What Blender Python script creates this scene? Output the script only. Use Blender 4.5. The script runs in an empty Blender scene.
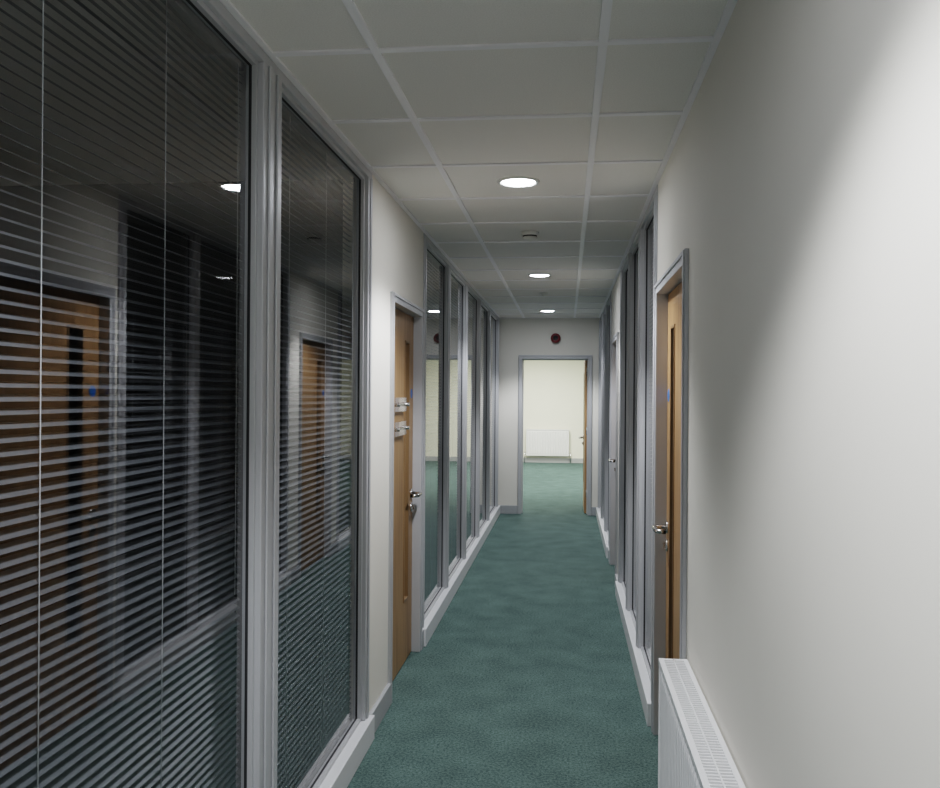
import bpy, bmesh, math, random
from mathutils import Vector, Matrix
random.seed(4)
scene = bpy.context.scene
COL = scene.collection
try:
    scene.view_settings.view_transform = 'Filmic'
    scene.view_settings.look = 'Medium High Contrast'
except Exception:
    pass

# ---------------- dimensions ----------------
XL, XR = -0.81, 0.385
YE = 10.65           # end wall face
HC = 2.343           # ceiling height
Y0 = -3.07           # rear end of the corridor
CAMZ = 1.43

# ---------------- materials ----------------
def mat(name, color, rough=0.5, metal=0.0, bump=None, noise=None, spec=0.5):
    m = bpy.data.materials.new(name); m.use_nodes = True
    nt = m.node_tree; b = nt.nodes['Principled BSDF']
    b.inputs['Base Color'].default_value = (*color, 1)
    b.inputs['Roughness'].default_value = rough
    b.inputs['Metallic'].default_value = metal
    b.inputs['Specular IOR Level'].default_value = spec
    tc = nt.nodes.new('ShaderNodeTexCoord')
    if noise:
        sc, col2, lo, hi = noise
        n = nt.nodes.new('ShaderNodeTexNoise'); n.inputs['Scale'].default_value = sc
        n.inputs['Detail'].default_value = 4
        nt.links.new(tc.outputs['Object'], n.inputs['Vector'])
        r = nt.nodes.new('ShaderNodeValToRGB')
        r.color_ramp.elements[0].position = lo; r.color_ramp.elements[1].position = hi
        r.color_ramp.elements[0].color = (*color, 1); r.color_ramp.elements[1].color = (*col2, 1)
        nt.links.new(n.outputs['Fac'], r.inputs['Fac'])
        nt.links.new(r.outputs['Color'], b.inputs['Base Color'])
    if bump:
        sc, st, dist = bump
        n = nt.nodes.new('ShaderNodeTexNoise'); n.inputs['Scale'].default_value = sc
        n.inputs['Detail'].default_value = 3
        nt.links.new(tc.outputs['Object'], n.inputs['Vector'])
        bp = nt.nodes.new('ShaderNodeBump'); bp.inputs['Strength'].default_value = st
        bp.inputs['Distance'].default_value = dist
        nt.links.new(n.outputs['Fac'], bp.inputs['Height'])
        nt.links.new(bp.outputs['Normal'], b.inputs['Normal'])
    return m

M_wall = mat('painted_wall', (0.80, 0.77, 0.695), 0.75, bump=(60, 0.08, 0.002), noise=(2.0, (0.775, 0.745, 0.67), 0.35, 0.7))
M_wall_far = mat('cream_wall', (0.83, 0.815, 0.70), 0.8)
M_dark = mat('unlit_office_wall', (0.08, 0.08, 0.085), 0.9)  # near-black colour paints in the darkness of the unlit offices
M_tile = mat('ceiling_tile', (0.86, 0.835, 0.79), 0.9, bump=(180, 0.25, 0.002), noise=(260, (0.79, 0.765, 0.72), 0.4, 0.65))
M_grid = mat('ceiling_grid_metal', (0.90, 0.88, 0.89), 0.4)
M_frame = mat('grey_aluminium', (0.52, 0.525, 0.54), 0.4, 0.25)
M_gasket = mat('black_gasket', (0.03, 0.03, 0.032), 0.6)
M_sill = mat('light_grey_paint', (0.66, 0.67, 0.68), 0.45)
M_skirt = mat('grey_skirting', (0.38, 0.39, 0.40), 0.5)
M_slat = mat('blind_slat', (0.135, 0.14, 0.15), 0.4, 0.1)
M_cord = mat('blind_cord', (0.5, 0.5, 0.5), 0.7)
M_chrome = mat('satin_chrome', (0.62, 0.61, 0.60), 0.22, 1.0)
M_rad = mat('white_enamel', (0.83, 0.83, 0.83), 0.35)
M_radshade = mat('radiator_inside_shade', (0.15, 0.15, 0.15), 0.7)  # dark colour paints in the shade inside the radiator
M_plastic = mat('white_plastic', (0.72, 0.72, 0.68), 0.4)
M_red = mat('red_bell', (0.14, 0.006, 0.010), 0.4)
M_black = mat('black_plastic', (0.02, 0.02, 0.02), 0.5)
M_blue = mat('blue_sign', (0.02, 0.16, 0.55), 0.4)
M_visglass = mat('vision_glass_bead', (0.22, 0.13, 0.06), 0.4)

# carpet
M_carpet = bpy.data.materials.new('green_carpet'); M_carpet.use_nodes = True
nt = M_carpet.node_tree; b = nt.nodes['Principled BSDF']
b.inputs['Roughness'].default_value = 1.0; b.inputs['Specular IOR Level'].default_value = 0.05
tc = nt.nodes.new('ShaderNodeTexCoord')
n1 = nt.nodes.new('ShaderNodeTexNoise'); n1.inputs['Scale'].default_value = 95; n1.inputs['Detail'].default_value = 6; n1.inputs['Roughness'].default_value = 0.9
n2 = nt.nodes.new('ShaderNodeTexNoise'); n2.inputs['Scale'].default_value = 5.0; n2.inputs['Detail'].default_value = 5
r1 = nt.nodes.new('ShaderNodeValToRGB')
r1.color_ramp.elements[0].position = 0.38; r1.color_ramp.elements[0].color = (0.022, 0.048, 0.045, 1)
r1.color_ramp.elements[1].position = 0.62; r1.color_ramp.elements[1].color = (0.160, 0.228, 0.210, 1)
r2 = nt.nodes.new('ShaderNodeValToRGB')
r2.color_ramp.elements[0].position = 0.3; r2.color_ramp.elements[0].color = (0.82, 0.82, 0.82, 1)
r2.color_ramp.elements[1].position = 0.7; r2.color_ramp.elements[1].color = (1.1, 1.1, 1.1, 1)
mx = nt.nodes.new('ShaderNodeMix'); mx.data_type = 'RGBA'; mx.blend_type = 'MULTIPLY'; mx.inputs[0].default_value = 1.0
for n in (n1, n2): nt.links.new(tc.outputs['Object'], n.inputs['Vector'])
nt.links.new(n1.outputs['Fac'], r1.inputs['Fac']); nt.links.new(n2.outputs['Fac'], r2.inputs['Fac'])
nt.links.new(r1.outputs['Color'], mx.inputs[6]); nt.links.new(r2.outputs['Color'], mx.inputs[7])
nt.links.new(mx.outputs[2], b.inputs['Base Color'])
bp = nt.nodes.new('ShaderNodeBump'); bp.inputs['Strength'].default_value = 0.6; bp.inputs['Distance'].default_value = 0.004
nt.links.new(n1.outputs['Fac'], bp.inputs['Height']); nt.links.new(bp.outputs['Normal'], b.inputs['Normal'])

# wood
M_wood = bpy.data.materials.new('oak_veneer'); M_wood.use_nodes = True
nt = M_wood.node_tree; b = nt.nodes['Principled BSDF']; b.inputs['Roughness'].default_value = 0.42
tc = nt.nodes.new('ShaderNodeTexCoord'); mp = nt.nodes.new('ShaderNodeMapping'); mp.inputs['Scale'].default_value = (14, 14, 0.9)
n1 = nt.nodes.new('ShaderNodeTexNoise'); n1.inputs['Scale'].default_value = 3.0; n1.inputs['Detail'].default_value = 6; n1.inputs['Distortion'].default_value = 0.6
r1 = nt.nodes.new('ShaderNodeValToRGB')
r1.color_ramp.elements[0].position = 0.3; r1.color_ramp.elements[0].color = (0.25, 0.135, 0.055, 1)
r1.color_ramp.elements[1].position = 0.7; r1.color_ramp.elements[1].color = (0.41, 0.245, 0.115, 1)
nt.links.new(tc.outputs['Object'], mp.inputs['Vector']); nt.links.new(mp.outputs['Vector'], n1.inputs['Vector'])
nt.links.new(n1.outputs['Fac'], r1.inputs['Fac']); nt.links.new(r1.outputs['Color'], b.inputs['Base Color'])

def glassmat(name, tint, f0):
    m = bpy.data.materials.new(name); m.use_nodes = True
    nt = m.node_tree; nt.nodes.clear()
    o = nt.nodes.new('ShaderNodeOutputMaterial'); t = nt.nodes.new('ShaderNodeBsdfTransparent')
    g = nt.nodes.new('ShaderNodeBsdfGlossy'); f = nt.nodes.new('ShaderNodeLayerWeight'); mxx = nt.nodes.new('ShaderNodeMixShader')
    f.inputs['Blend'].default_value = 0.5
    p = nt.nodes.new('ShaderNodeMath'); p.operation = 'POWER'; p.inputs[1].default_value = 5.0
    q = nt.nodes.new('ShaderNodeMath'); q.operation = 'MULTIPLY_ADD'; q.inputs[1].default_value = 1-f0; q.inputs[2].default_value = f0
    nt.links.new(f.outputs['Facing'], p.inputs[0]); nt.links.new(p.outputs[0], q.inputs[0])
    t.inputs['Color'].default_value = (*tint, 1); g.inputs['Roughness'].default_value = 0.0
    g.inputs['Color'].default_value = (1, 1, 1, 1)
    nt.links.new(q.outputs[0], mxx.inputs[0]); nt.links.new(t.outputs[0], mxx.inputs[1]); nt.links.new(g.outputs[0], mxx.inputs[2])
    nt.links.new(mxx.outputs[0], o.inputs['Surface'])
    return m
M_glass = glassmat('partition_glass', (0.82, 0.84, 0.85), 0.09)
M_vglass = glassmat('vision_glass', (0.35, 0.35, 0.35), 0.04)
M_acryl = glassmat('acrylic', (0.96, 0.97, 0.98), 0.03)

def emis(name, col, s):
    m = bpy.data.materials.new(name); m.use_nodes = True
    nt = m.node_tree; b = nt.nodes['Principled BSDF']
    b.inputs['Base Color'].default_value = (0.9, 0.9, 0.9, 1)
    b.inputs['Emission Color'].default_value = (*col, 1); b.inputs['Emission Strength'].default_value = s
    return m
M_lamp = emis('lamp_diffuser', (0.88, 0.92, 1.0), 115)
M_fill_panel = emis('added_panel_diffuser', (1.0, 0.98, 0.9), 6)  # glow for the added panels in the end room

# ---------------- mesh helpers ----------------
def ident(a, d, z): return (a, d, z)
def mk(name, parent=None):
    return {'name': name, 'bm': bmesh.new(), 'mats': [], 'parent': parent}
def midx(g, m):
    if m not in g['mats']: g['mats'].append(m)
    return g['mats'].index(m)
def box(g, a0, a1, d0, d1, z0, z1, m, T=ident):
    bm = g['bm']; i = midx(g, m)
    vs = [bm.verts.new(T(a, d, z)) for a in (a0, a1) for d in (d0, d1) for z in (z0, z1)]
    for q in ((0,1,3,2),(4,6,7,5),(0,4,5,1),(2,3,7,6),(0,2,6,4),(1,5,7,3)):
        f = bm.faces.new([vs[k] for k in q]); f.material_index = i
def tube(g, pts, r, m, T=ident, n=12, smooth=True):
    bm = g['bm']; i = midx(g, m)
    P = [Vector(T(*p)) for p in pts]
    rs = r if isinstance(r, (list, tuple)) else [r]*len(P)
    rings = []; up = None
    for k, p in enumerate(P):
        if k == 0: t = P[1]-P[0]
        elif k == len(P)-1: t = P[-1]-P[-2]
        else: t = (P[k+1]-P[k]).normalized() + (P[k]-P[k-1]).normalized()
        t.normalize()
        if up is None:
            up = Vector((0,0,1)) if abs(t.z) < 0.9 else Vector((1,0,0))
        u = (up - t*up.dot(t)).normalized(); v = t.cross(u); up = u
        rings.append([bm.verts.new(p + (u*math.cos(2*math.pi*j/n) + v*math.sin(2*math.pi*j/n))*rs[k]) for j in range(n)])
    for k in range(len(rings)-1):
        for j in range(n):
            f = bm.faces.new((rings[k][j], rings[k][(j+1)%n], rings[k+1][(j+1)%n], rings[k+1][j]))
            f.material_index = i; f.smooth = smooth
    for rr in (rings[0], rings[-1]):
        f = bm.faces.new(rr); f.material_index = i
def lathe(g, prof, c, m, n=32, T=ident, mats=None):
    bm = g['bm']; i = midx(g, m)
    rings = []
    for r, h in prof:
        rings.append([bm.verts.new(T(c[0]+r*math.cos(2*math.pi*j/n), c[1]+r*math.sin(2*math.pi*j/n), c[2]+h)) for j in range(n)])
    for k in range(len(rings)-1):
        mi = midx(g, mats[k]) if mats else i
        for j in range(n):
            f = bm.faces.new((rings[k][j], rings[k][(j+1)%n], rings[k+1][(j+1)%n], rings[k+1][j])); f.material_index = mi; f.smooth = True
    f = bm.faces.new(rings[0]); f.material_index = midx(g, mats[0]) if mats else i
    f = bm.faces.new(rings[-1]); f.material_index = midx(g, mats[-1]) if mats else i
def done(g, bevel=0.0, recalc=True):
    bm = g['bm']
    if recalc: bmesh.ops.recalc_face_normals(bm, faces=bm.faces)
    me = bpy.data.meshes.new(g['name']); bm.to_mesh(me); bm.free()
    for m in g['mats']: me.materials.append(m)
    o = bpy.data.objects.new(g['name'], me); COL.objects.link(o)
    if g['parent']: o.parent = g['parent']
    if bevel:
        md = o.modifiers.new('bevel', 'BEVEL'); md.width = bevel; md.segments = 2; md.limit_method = 'ANGLE'
    return o
def empty(name):
    o = bpy.data.objects.new(name, None); COL.objects.link(o); o.empty_display_size = 0.1
    return o

TL = lambda a, d, z: (XL + d, a, z)     # left wall:  a=Y, d = out into corridor
TR = lambda a, d, z: (XR - d, a, z)     # right wall
TE = lambda a, d, z: (a, YE - d, z)     # end wall: a=X

TH = 0.12
YF = 18.75   # far wall of end room

# ---------------- shell ----------------
g = mk('floor'); box(g, -4.2, 3.6, Y0-0.1, YF+0.1, -0.1, 0.0, M_carpet); done(g)

g = mk('ceiling'); box(g, -4.2, 3.6, Y0-0.1, YF+0.1, HC+0.003, HC+0.1, M_tile); done(g)
g = mk('trim_1')   # suspended ceiling grid (corridor)
GX = (-0.5125, 0.0875)
for x in GX: box(g, x-0.012, x+0.012, Y0, YE, HC-0.003, HC+0.003, M_grid)
y = 2.33 - 0.6*8
rows = []
while y < YE:
    rows.append(y); y += 0.6
for yy in rows: box(g, XL, XR, yy-0.012, yy+0.012, HC-0.0025, HC+0.003, M_grid)
box(g, XL, XL+0.02, Y0, YE, HC-0.003, HC+0.003, M_grid); box(g, XR-0.02, XR, Y0, YE, HC-0.003, HC+0.003, M_grid)
box(g, XL, XR, YE-0.02, YE, HC-0.0028, HC+0.003, M_grid)
done(g)
g = mk('trim_2')
for k in range(13): 
    yy = YE+0.3+0.6*k; box(g, -3.0, 2.4, yy-0.012, yy+0.012, HC-0.0025, HC+0.003, M_grid)
for k in range(9):
    xx = -2.7+0.6*k; box(g, xx-0.012, xx+0.012, YE+TH, YF, HC-0.003, HC+0.003, M_grid)
done(g)

# door spans (outer frame)
DL = (4.03, 4.91); DR = (2.90, 3.85); DR2 = (6.70, 7.62)
DH = 1.90
# glazed spans
WA = (Y0, 3.62); WB = (4.97, YE); WC = (3.90, 6.45); WD = (7.86, YE)
g = mk('wall_left')
box(g, WA[1], DL[0], -TH, 0, 0, HC, M_wall, TL)
box(g, DL[0], DL[1], -TH, 0, DH, HC, M_wall, TL)
box(g, DL[1], WB[0], -TH, 0, 0, HC, M_wall, TL)
done(g)
g = mk('wall_right')
box(g, Y0, DR[0], -TH, 0, 0, HC, M_wall, TR)
box(g, DR[0], DR[1], -TH, 0, DH, HC, M_wall, TR)
box(g, DR[1], WC[0], -TH, 0, 0, HC, M_wall, TR)
box(g, WC[1], DR2[0], -TH, 0, 0, HC, M_wall, TR)
box(g, DR2[0], DR2[1], -TH, 0, DH, HC, M_wall, TR)
box(g, DR2[1], WD[0], -TH, 0, 0, HC, M_wall, TR)
done(g)
EX = (-0.575, 0.30)
g = mk('wall_end')
box(g, -3.0, EX[0], -TH, 0, 0, HC, M_wall, TE)
box(g, EX[1], 2.4, -TH, 0, 0, HC, M_wall, TE)
box(g, EX[0], EX[1], -TH, 0, DH, HC, M_wall, TE)
done(g)
g = mk('wall_back'); box(g, -4.1, 3.5, Y0-0.1, Y0, 0, HC, M_wall); done(g)
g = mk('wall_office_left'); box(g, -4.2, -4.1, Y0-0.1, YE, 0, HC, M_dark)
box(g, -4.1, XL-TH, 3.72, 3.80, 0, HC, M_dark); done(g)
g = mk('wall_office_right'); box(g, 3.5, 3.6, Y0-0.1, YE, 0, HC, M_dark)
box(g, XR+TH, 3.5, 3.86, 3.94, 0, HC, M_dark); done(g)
g = mk('wall_far'); box(g, -3.1, 2.5, YF, YF+0.1, 0, HC, M_wall_far); done(g)
g = mk('wall_far_left'); box(g, -3.1, -3.0, YE+TH, YF, 0, HC, M_wall_far); done(g)
g = mk('wall_far_right'); box(g, 2.4, 2.5, YE+TH, YF, 0, HC, M_wall_far); done(g)

# skirting
SK = 0.10
def skirt(name, spans, T):
    g = mk(name)
    for a0, a1 in spans: box(g, a0, a1, 0, 0.018, 0, SK, M_skirt, T)
    done(g, 0.003)
skirt('baseboard_left', [(WA[1], DL[0]-0.001), (DL[1]+0.001, WB[0])], TL)
skirt('baseboard_right', [(Y0, DR[0]-0.001), (WC[1], DR2[0]-0.001), (DR2[1]+0.001, WD[0])], TR)
skirt('baseboard_end', [(XL, EX[0]-0.001), (EX[1]+0.001, XR)], TE)
skirt('baseboard_far', [(-3.0, 2.4)], lambda a, d, z: (a, YF-d, z))

# ---------------- blinds ----------------
def blind(T, a0, a1):
    e = empty('venetian_blind')
    dc = -0.066; pitch = 0.0215; w = 0.025
    g = mk('head_rail', e); box(g, a0, a1, dc-0.013, dc+0.013, 2.29, 2.315, M_slat, T); done(g, 0.002)
    g = mk('bottom_rail', e); box(g, a0, a1, dc-0.013, dc+0.013, 0.12, 0.132, M_slat, T); done(g, 0.002)
    g = mk('slats', e); bm = g['bm']; midx(g, M_slat)
    z = 0.15; tl = math.radians(24)
    while z < 2.285:
        prev = None
        jt = tl + random.uniform(-0.02, 0.02)
        for k in range(4):
            s = (k/3-0.5)*w
            crown = 0.0018*(1-(2*s/w)**2)
            dd = s*math.cos(jt) + crown*math.sin(jt); zz = -s*math.sin(jt) + crown*math.cos(jt)
            cur = [bm.verts.new(T(a0, dc+dd, z+zz)), bm.verts.new(T(a1, dc+dd, z+zz))]
            if prev:
                f = bm.faces.new((prev[0], prev[1], cur[1], cur[0])); f.smooth = True
            prev = cur
        z += pitch
    done(g)
    g = mk('cords', e); L = a1-a0
    for fr in (0.235, 0.61):
        a = a0+L*fr; tube(g, [(a, dc+0.0145, 0.14), (a, dc+0.0145, 2.29)], 0.0012, M_cord, T, n=5)
    a = a0+L*0.955; tube(g, [(a, dc+0.017, 0.9), (a, dc+0.017, 2.29)], 0.0012, M_cord, T, n=5)
    done(g)

# ---------------- glazed partitions ----------------
def glazing(name, T, y0, y1, posts):
    e = empty(name)
    g = mk('frame', e)
    zb, zt = 0.10, HC-0.004
    hd = 0.03
    box(g, y0+0.001, y1-0.001, -0.045, 0.030, 0.001, zb, M_sill, T)
    box(g, y0+0.001, y1-0.001, -0.045, 0.004, zt-hd, zt, M_frame, T)
    for a0, a1 in posts:
        box(g, a0, a1, -0.045, 0.006, zb, zt-hd, M_frame, T)
        if a1-a0 > 0.1:
            box(g, a0+0.03, a0+0.055, 0.006, 0.013, zb, zt-hd, M_frame, T)
            box(g, a1-0.055, a1-0.03, 0.006, 0.013, zb, zt-hd, M_frame, T)
        else:
            box(g, (a0+a1)/2-0.012, (a0+a1)/2+0.012, 0.006, 0.012, zb, zt-hd, M_frame, T)
    done(g, 0.003)
    ga = mk('glazing_bead', e); gg = mk('glass', e)
    for k in range(len(posts)-1):
        a0 = posts[k][1]; a1 = posts[k+1][0]
        z0, z1 = zb, zt-hd
        bw = 0.014
        for (p0, p1, q0, q1) in ((a0, a0+bw, z0, z1), (a1-bw, a1, z0, z1), (a0+bw, a1-bw, z0, z0+bw), (a0+bw, a1-bw, z1-bw, z1)):
            box(ga, p0, p1, -0.040, -0.010, q0, q1, M_frame, T)
        gk = 0.002
        i0, i1, j0, j1 = a0+bw, a1-bw, z0+bw, z1-bw
        for (p0, p1, q0, q1) in ((i0, i0+gk, j0, j1), (i1-gk, i1, j0, j1), (i0+gk, i1-gk, j0, j0+gk), (i0+gk, i1-gk, j1-gk, j1)):
            box(ga, p0, p1, -0.031, -0.023, q0, q1, M_gasket, T)
        bm = gg['bm']; i = midx(gg, M_glass)
        f = bm.faces.new([bm.verts.new(T(a, -0.027, z)) for a, z in ((i0, j0), (i1, j0), (i1, j1), (i0, j1))]); f.material_index = i
        blind(T, a0-0.012, a1+0.012)
    done(ga, 0.0015); done(gg)
def P(cs, hw): return [(c-hw, c+hw) for c in cs]
glazing('window_1', TL, WA[0], WA[1], [(-3.06, -2.98), (-1.38, -1.24), (-0.16, -0.02), (0.97, 1.11), (2.29, 2.44), (3.545, 3.618)])
glazing('window_2', TL, WB[0], WB[1], P([5.01, 6.06, 7.14, 8.24, 9.34, 10.5], 0.035))
glazing('window_3', TR, WC[0], WC[1], P([3.94, 4.78, 5.60, 6.41], 0.035))
glazing('window_4', TR, WD[0], WD[1], P([7.90, 8.80, 9.70, 10.6], 0.035))

# ---------------- doors ----------------
def handle(e, T, a, dirn, dface, zh=0.885):
    g = mk('lever_handle', e)
    TT = lambda u, v, h: T(u, h, v)
    lathe(g, [(0.0255, 0), (0.0255, 0.006), (0.023, 0.009)], (a, zh, dface), M_chrome, 24, TT)
    pts = [(a, dface+0.005, zh), (a, dface+0.045, zh), (a+dirn*0.006, dface+0.054, zh), (a+dirn*0.018, dface+0.058, zh),
           (a+dirn*0.10, dface+0.058, zh), (a+dirn*0.118, dface+0.054, zh), (a+dirn*0.126, dface+0.044, zh), (a+dirn*0.127, dface+0.022, zh)]
    tube(g, pts, 0.0095, M_chrome, T, 12)
    lathe(g, [(0.0255, 0), (0.0255, 0.006), (0.023, 0.009)], (a, zh-0.075, dface), M_chrome, 24, TT)
    box(g, a-0.006, a+0.006, dface+0.009, dface+0.020, zh-0.088, zh-0.062, M_chrome, T)
    done(g)
def leaf_parts(e, T, a0, a1, d0, d1, z1, hs):
    g = mk('leaf', e)
    z0 = 0.008
    if hs > 0: v1 = a1-0.13; v0 = v1-0.13
    else: v0 = a0+0.13; v1 = v0+0.13
    vz0, vz1 = 0.33, 1.71
    box(g, a0, v0, d0, d1, z0, z1, M_wood, T); box(g, v1, a1, d0, d1, z0, z1, M_wood, T)
    box(g, v0, v1, d0, d1, z0, vz0, M_wood, T); box(g, v0, v1, d0, d1, vz1, z1, M_wood, T)
    done(g)
    g = mk('vision_bead', e); bw = 0.012
    for (p0, p1, q0, q1) in ((v0, v0+bw, vz0, vz1), (v1-bw, v1, vz0, vz1), (v0+bw, v1-bw, vz0, vz0+bw), (v0+bw, v1-bw, vz1-bw, vz1)):
        box(g, p0, p1, d0-0.004, d1+0.004, q0, q1, M_visglass, T)
    done(g, 0.001)
    g = mk('vision_panel', e); dm = (d0+d1)/2
    box(g, v0+bw, v1-bw, dm-0.003, dm+0.003, vz0+bw, vz1-bw, M_vglass, T); done(g)
def frame_parts(e, T, a0, a1, h, lin=0.0):
    g = mk('frame', e)
    aw = 0.045
    for (p0, p1, q0, q1) in ((a0, a0+aw, 0.001, h), (a1-aw, a1, 0.001, h), (a0+aw, a1-aw, h-aw, h)):
        box(g, p0, p1, -TH, 0.014, q0, q1, M_frame, T)
    for (p0, p1, q0, q1) in ((a0+0.004, a0+0.018, 0.001, h-0.004), (a1-0.018, a1-0.004, 0.001, h-0.004), (a0+0.018, a1-0.018, h-0.018, h-0.004)):
        box(g, p0, p1, 0.014, 0.019, q0, q1, M_frame, T)
    st = 0.012
    for (p0, p1, q0, q1) in ((a0+aw, a0+aw+st, 0.001, h-aw), (a1-aw-st, a1-aw, 0.001, h-aw), (a0+aw+st, a1-aw-st, h-aw-st, h-aw)):
        box(g, p0, p1, -TH, -0.088, q0, q1, M_frame, T)
    done(g, 0.002)
def hinges(e, T, a, d):
    g = mk('hinges', e)
    for z in (0.2, 0.95, 1.66):
        tube(g, [(a, d, z), (a, d, z+0.09)], 0.006, M_chrome, T, 8)
    done(g)
def door(name, T, a0, a1, hs, rec=-0.035, sign=False):
    e = empty(name)
    frame_parts(e, T, a0, a1, DH)
    l0, l1 = a0+0.048, a1-0.048
    leaf_parts(e, T, l0, l1, rec-0.044, rec, DH-0.049, hs)
    ah = l1-0.055 if hs > 0 else l0+0.055
    handle(e, T, ah, -hs, rec)
    hinges(e, T, l0+0.002 if hs > 0 else l1-0.002, rec+0.004)
    g = mk('fire_door_disc', e); TT = lambda u, v, h: T(u, h, v)
    lathe(g, [(0.026, 0), (0.026, 0.002)], (ah, 1.43, rec), M_blue, 24, TT); done(g)
    if sign:
        g = mk('name_plate_holder', e); c = (l0+l1)/2-0.10
        for zc in (1.375, 1.255):
            box(g, c-0.15, c+0.15, rec+0.022, rec+0.026, zc-0.035, zc+0.035, M_acryl, T)
            for z in (zc-0.006,):
                box(g, c-0.15, c+0.15, rec+0.028, rec+0.034, z, z+0.012, M_chrome, T)
            for aa in (c-0.13, c+0.13):
                tube(g, [(aa, rec, zc), (aa, rec+0.045, zc)], 0.010, M_chrome, T, 12)
        done(g, 0.001)
door('door_1', TL, DL[0], DL[1], 1, sign=True)
door('door_2', TR, DR[0], DR[1], 1)
door('door_3', TR, DR2[0], DR2[1], 1)
e = empty('door_4')
frame_parts(e, TE, EX[0], EX[1], DH)
T4 = lambda a, d, z: (EX[1]-0.06+d, YE+TH+0.01+a, z)
leaf_parts(e, T4, 0.0, 0.77, -0.022, 0.022, DH-0.05, 1)
handle(e, lambda a, d, z: (EX[1]-0.06-d, YE+TH+0.01+a, z), 0.715, -1, 0.022)
hinges(e, T4, -0.003, 0.0)

# ---------------- radiators ----------------
def radiator(T, a0, a1, z0=0.13, z1=0.604, dep=0.092):
    e = empty('radiator')
    db = 0.008; df = dep
    g = mk('panels', e); bm = g['bm']; i = midx(g, M_rad)
    pitch = 0.0335; n = int((a1-a0-0.03)/pitch)
    for (dd, sgn) in ((df-0.008, 1), (db+0.008, -1)):
        cols = []
        s = a0+0.015; step = (a1-a0-0.03)/n
        for k in range(n):
            for fr, o in ((0.0, 0), (0.12, 0), (0.3, 1), (0.7, 1), (0.88, 0)):
                cols.append((s+(k+fr)*step, dd + sgn*(0.007*o - 0.001)))
        cols.append((a1-0.015, dd - sgn*0.001))
        cols = [(a0, dd)] + cols + [(a1, dd)]
        rows_ = []
        for z, fl in ((z0, 0), (z0+0.03, 0), (z0+0.05, 1), (z1-0.05, 1), (z1-0.03, 0), (z1-0.004, 0)):
            rows_.append([bm.verts.new(T(a, (d if fl else dd), z)) for a, d in cols])
        for r in range(len(rows_)-1):
            for c in range(len(cols)-1):
                f = bm.faces.new((rows_[r][c], rows_[r][c+1], rows_[r+1][c+1], rows_[r+1][c])); f.material_index = i
    done(g)
    g = mk('convector_fins', e)
    m = int((a1-a0)/0.03)
    for k in range(1, m):
        a = a0+k*(a1-a0)/m; box(g, a-0.001, a+0.001, db+0.012, df-0.02, z0+0.05, z1-0.036, M_radshade, T)
    done(g)
    g = mk('side_covers', e)
    box(g, a0-0.004, a0, db-0.002, df, z0, z1, M_rad, T); box(g, a1, a1+0.004, db-0.002, df, z0, z1, M_rad, T)
    done(g, 0.001)
    g = mk('top_grille', e)
    box(g, a0-0.004, a1+0.004, df-0.014, df+0.001, z1-0.012, z1+0.002, M_rad, T)
    box(g, a0-0.004, a1+0.004, db-0.003, db+0.010, z1-0.012, z1+0.002, M_rad, T)
    dm = (df-0.014+db+0.010)/2
    box(g, a0, a1, dm-0.002, dm+0.002, z1-0.006, z1+0.0015, M_rad, T)
    k = a0
    while k < a1:
        box(g, k-0.003, k+0.003, db+0.010, df-0.014, z1-0.005, z1+0.001, M_rad, T); k += 0.0165
    box(g, a0-0.004, a0+0.012, db+0.010, df-0.014, z1-0.008, z1+0.0015, M_rad, T)
    box(g, a1-0.012, a1+0.004, db+0.010, df-0.014, z1-0.008, z1+0.0015, M_rad, T)
    box(g, a0, a1, db+0.010, df-0.014, z1-0.034, z1-0.030, M_radshade, T)  # added dark sheet, painted shade below the grille bars
    done(g)
    g = mk('pipes_and_brackets', e)
    dmid = (db+df)/2
    for a, s in ((a0, -1), (a1, 1)):
        tube(g, [(a, dmid, z0+0.03), (a+s*0.035, dmid, z0+0.03)], 0.009, M_chrome, T, 10)
        tube(g, [(a+s*0.035, dmid, z0+0.075), (a+s*0.035, dmid, 0.0)], [0.013, 0.009], M_chrome, T, 10)
    for a in (a0+0.15, a1-0.15): box(g, a-0.015, a+0.015, 0.001, db+0.003, z0+0.05, z1-0.05, M_rad, T)
    done(g)
radiator(TR, 1.62, 2.835)
radiator(lambda a, d, z: (a, YF-0.019-d, z), -0.83, 0.05, 0.15, 0.70)

# ---------------- ceiling fittings ----------------
def downlight(x, y, power):
    e = empty('recessed_downlight')
    g = mk('trim_ring', e)
    lathe(g, [(0.092, 0.0), (0.090, -0.006), (0.078, -0.008), (0.070, -0.002), (0.070, 0.0)], (x, y, HC+0.003), M_plastic, 40)
    done(g)
    g = mk('diffuser', e)
    lathe(g, [(0.0695, -0.001), (0.06, -0.006), (0.03, -0.008), (0.002, -0.0085)], (x, y, HC+0.003), M_lamp, 40)
    done(g)
    l = bpy.data.lights.new('lamp', 'SPOT'); l.energy = power; l.spot_size = math.radians(120); l.spot_blend = 0.45
    l.shadow_soft_size = 0.06; l.color = (0.92, 0.945, 1.0)
    o = bpy.data.objects.new('lamp', l); COL.objects.link(o); o.location = (x, y, HC-0.07); o.parent = e
XC = (XL+XR)/2
for yy in (-2.17, 0.83, 3.83, 6.83, 9.75): downlight(XC, yy, 90)  # rearmost fitting is out of view, added for more bounce light

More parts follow.
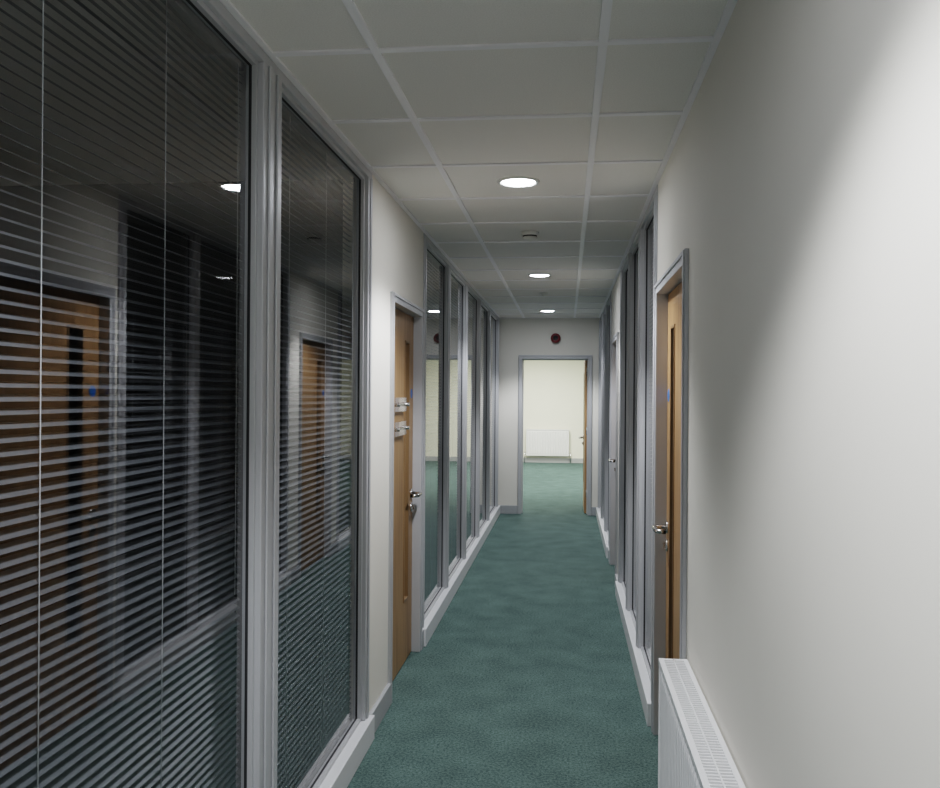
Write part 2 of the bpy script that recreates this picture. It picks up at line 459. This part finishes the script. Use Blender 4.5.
def fill_panel(x, y):  # out-of-view fittings added to brighten the end room
    e = empty('added_light_panel')
    g = mk('frame', e)
    for (a0, a1, b0, b1) in ((-.29, .29, -.29, -.27), (-.29, .29, .27, .29), (-.29, -.27, -.27, .27), (.27, .29, -.27, .27)):
        box(g, x+a0, x+a1, y+b0, y+b1, HC-0.012, HC+0.003, M_plastic)
    done(g)
    g = mk('diffuser', e); box(g, x-.27, x+.27, y-.27, y+.27, HC-0.008, HC+0.002, M_fill_panel); done(g)
    l = bpy.data.lights.new('lamp', 'AREA'); l.energy = 85; l.size = 0.5; l.color = (1.0, 0.985, 0.93)
    o = bpy.data.objects.new('lamp', l); COL.objects.link(o); o.location = (x, y, HC-0.02); o.parent = e
fill_panel(-0.6, 13.35); fill_panel(-0.6, 16.95); fill_panel(1.2, 15.15)

g = mk('smoke_detector')
lathe(g, [(0.052, 0.0), (0.052, -0.012), (0.046, -0.018), (0.040, -0.020), (0.040, -0.028), (0.044, -0.030), (0.036, -0.044), (0.012, -0.050), (0.002, -0.050)], (XC, 5.03, HC+0.003), M_plastic, 32,
      mats=[M_plastic, M_plastic, M_plastic, M_black, M_plastic, M_plastic, M_plastic, M_plastic]); done(g)
g = mk('motion_sensor')
lathe(g, [(0.04, 0.0), (0.038, -0.008), (0.022, -0.012), (0.020, -0.024), (0.01, -0.032), (0.002, -0.033)], (XC, 8.03, HC+0.003), M_plastic, 24); done(g)
g = mk('fire_alarm_sounder')
TT = lambda u, v, h: (u, YE-h, v)
lathe(g, [(0.055, 0.0), (0.055, 0.025), (0.058, 0.028), (0.058, 0.05), (0.045, 0.065), (0.03, 0.068), (0.028, 0.058), (0.002, 0.058)], (-0.135, 2.10, 0), M_red, 32, TT,
      mats=[M_red, M_red, M_red, M_red, M_red, M_black, M_black, M_black]); done(g)

# ---------------- world + camera ----------------
w = bpy.data.worlds.new('world'); scene.world = w; w.use_nodes = True
w.node_tree.nodes['Background'].inputs[0].default_value = (0.02, 0.022, 0.025, 1)
w.node_tree.nodes['Background'].inputs[1].default_value = 1.0

cd = bpy.data.cameras.new('camera'); cam = bpy.data.objects.new('camera', cd); COL.objects.link(cam)
cd.sensor_width = 36; cd.sensor_fit = 'HORIZONTAL'; cd.lens = 890/940*36; cd.clip_start = 0.01
cam.matrix_world = Matrix.Translation((0, 0, CAMZ)) @ Matrix.Rotation(math.radians(6.2), 4, 'Z') @ Matrix.Rotation(math.radians(90), 4, 'X') @ Matrix.Rotation(math.radians(0.4), 4, 'Z')
scene.camera = cam
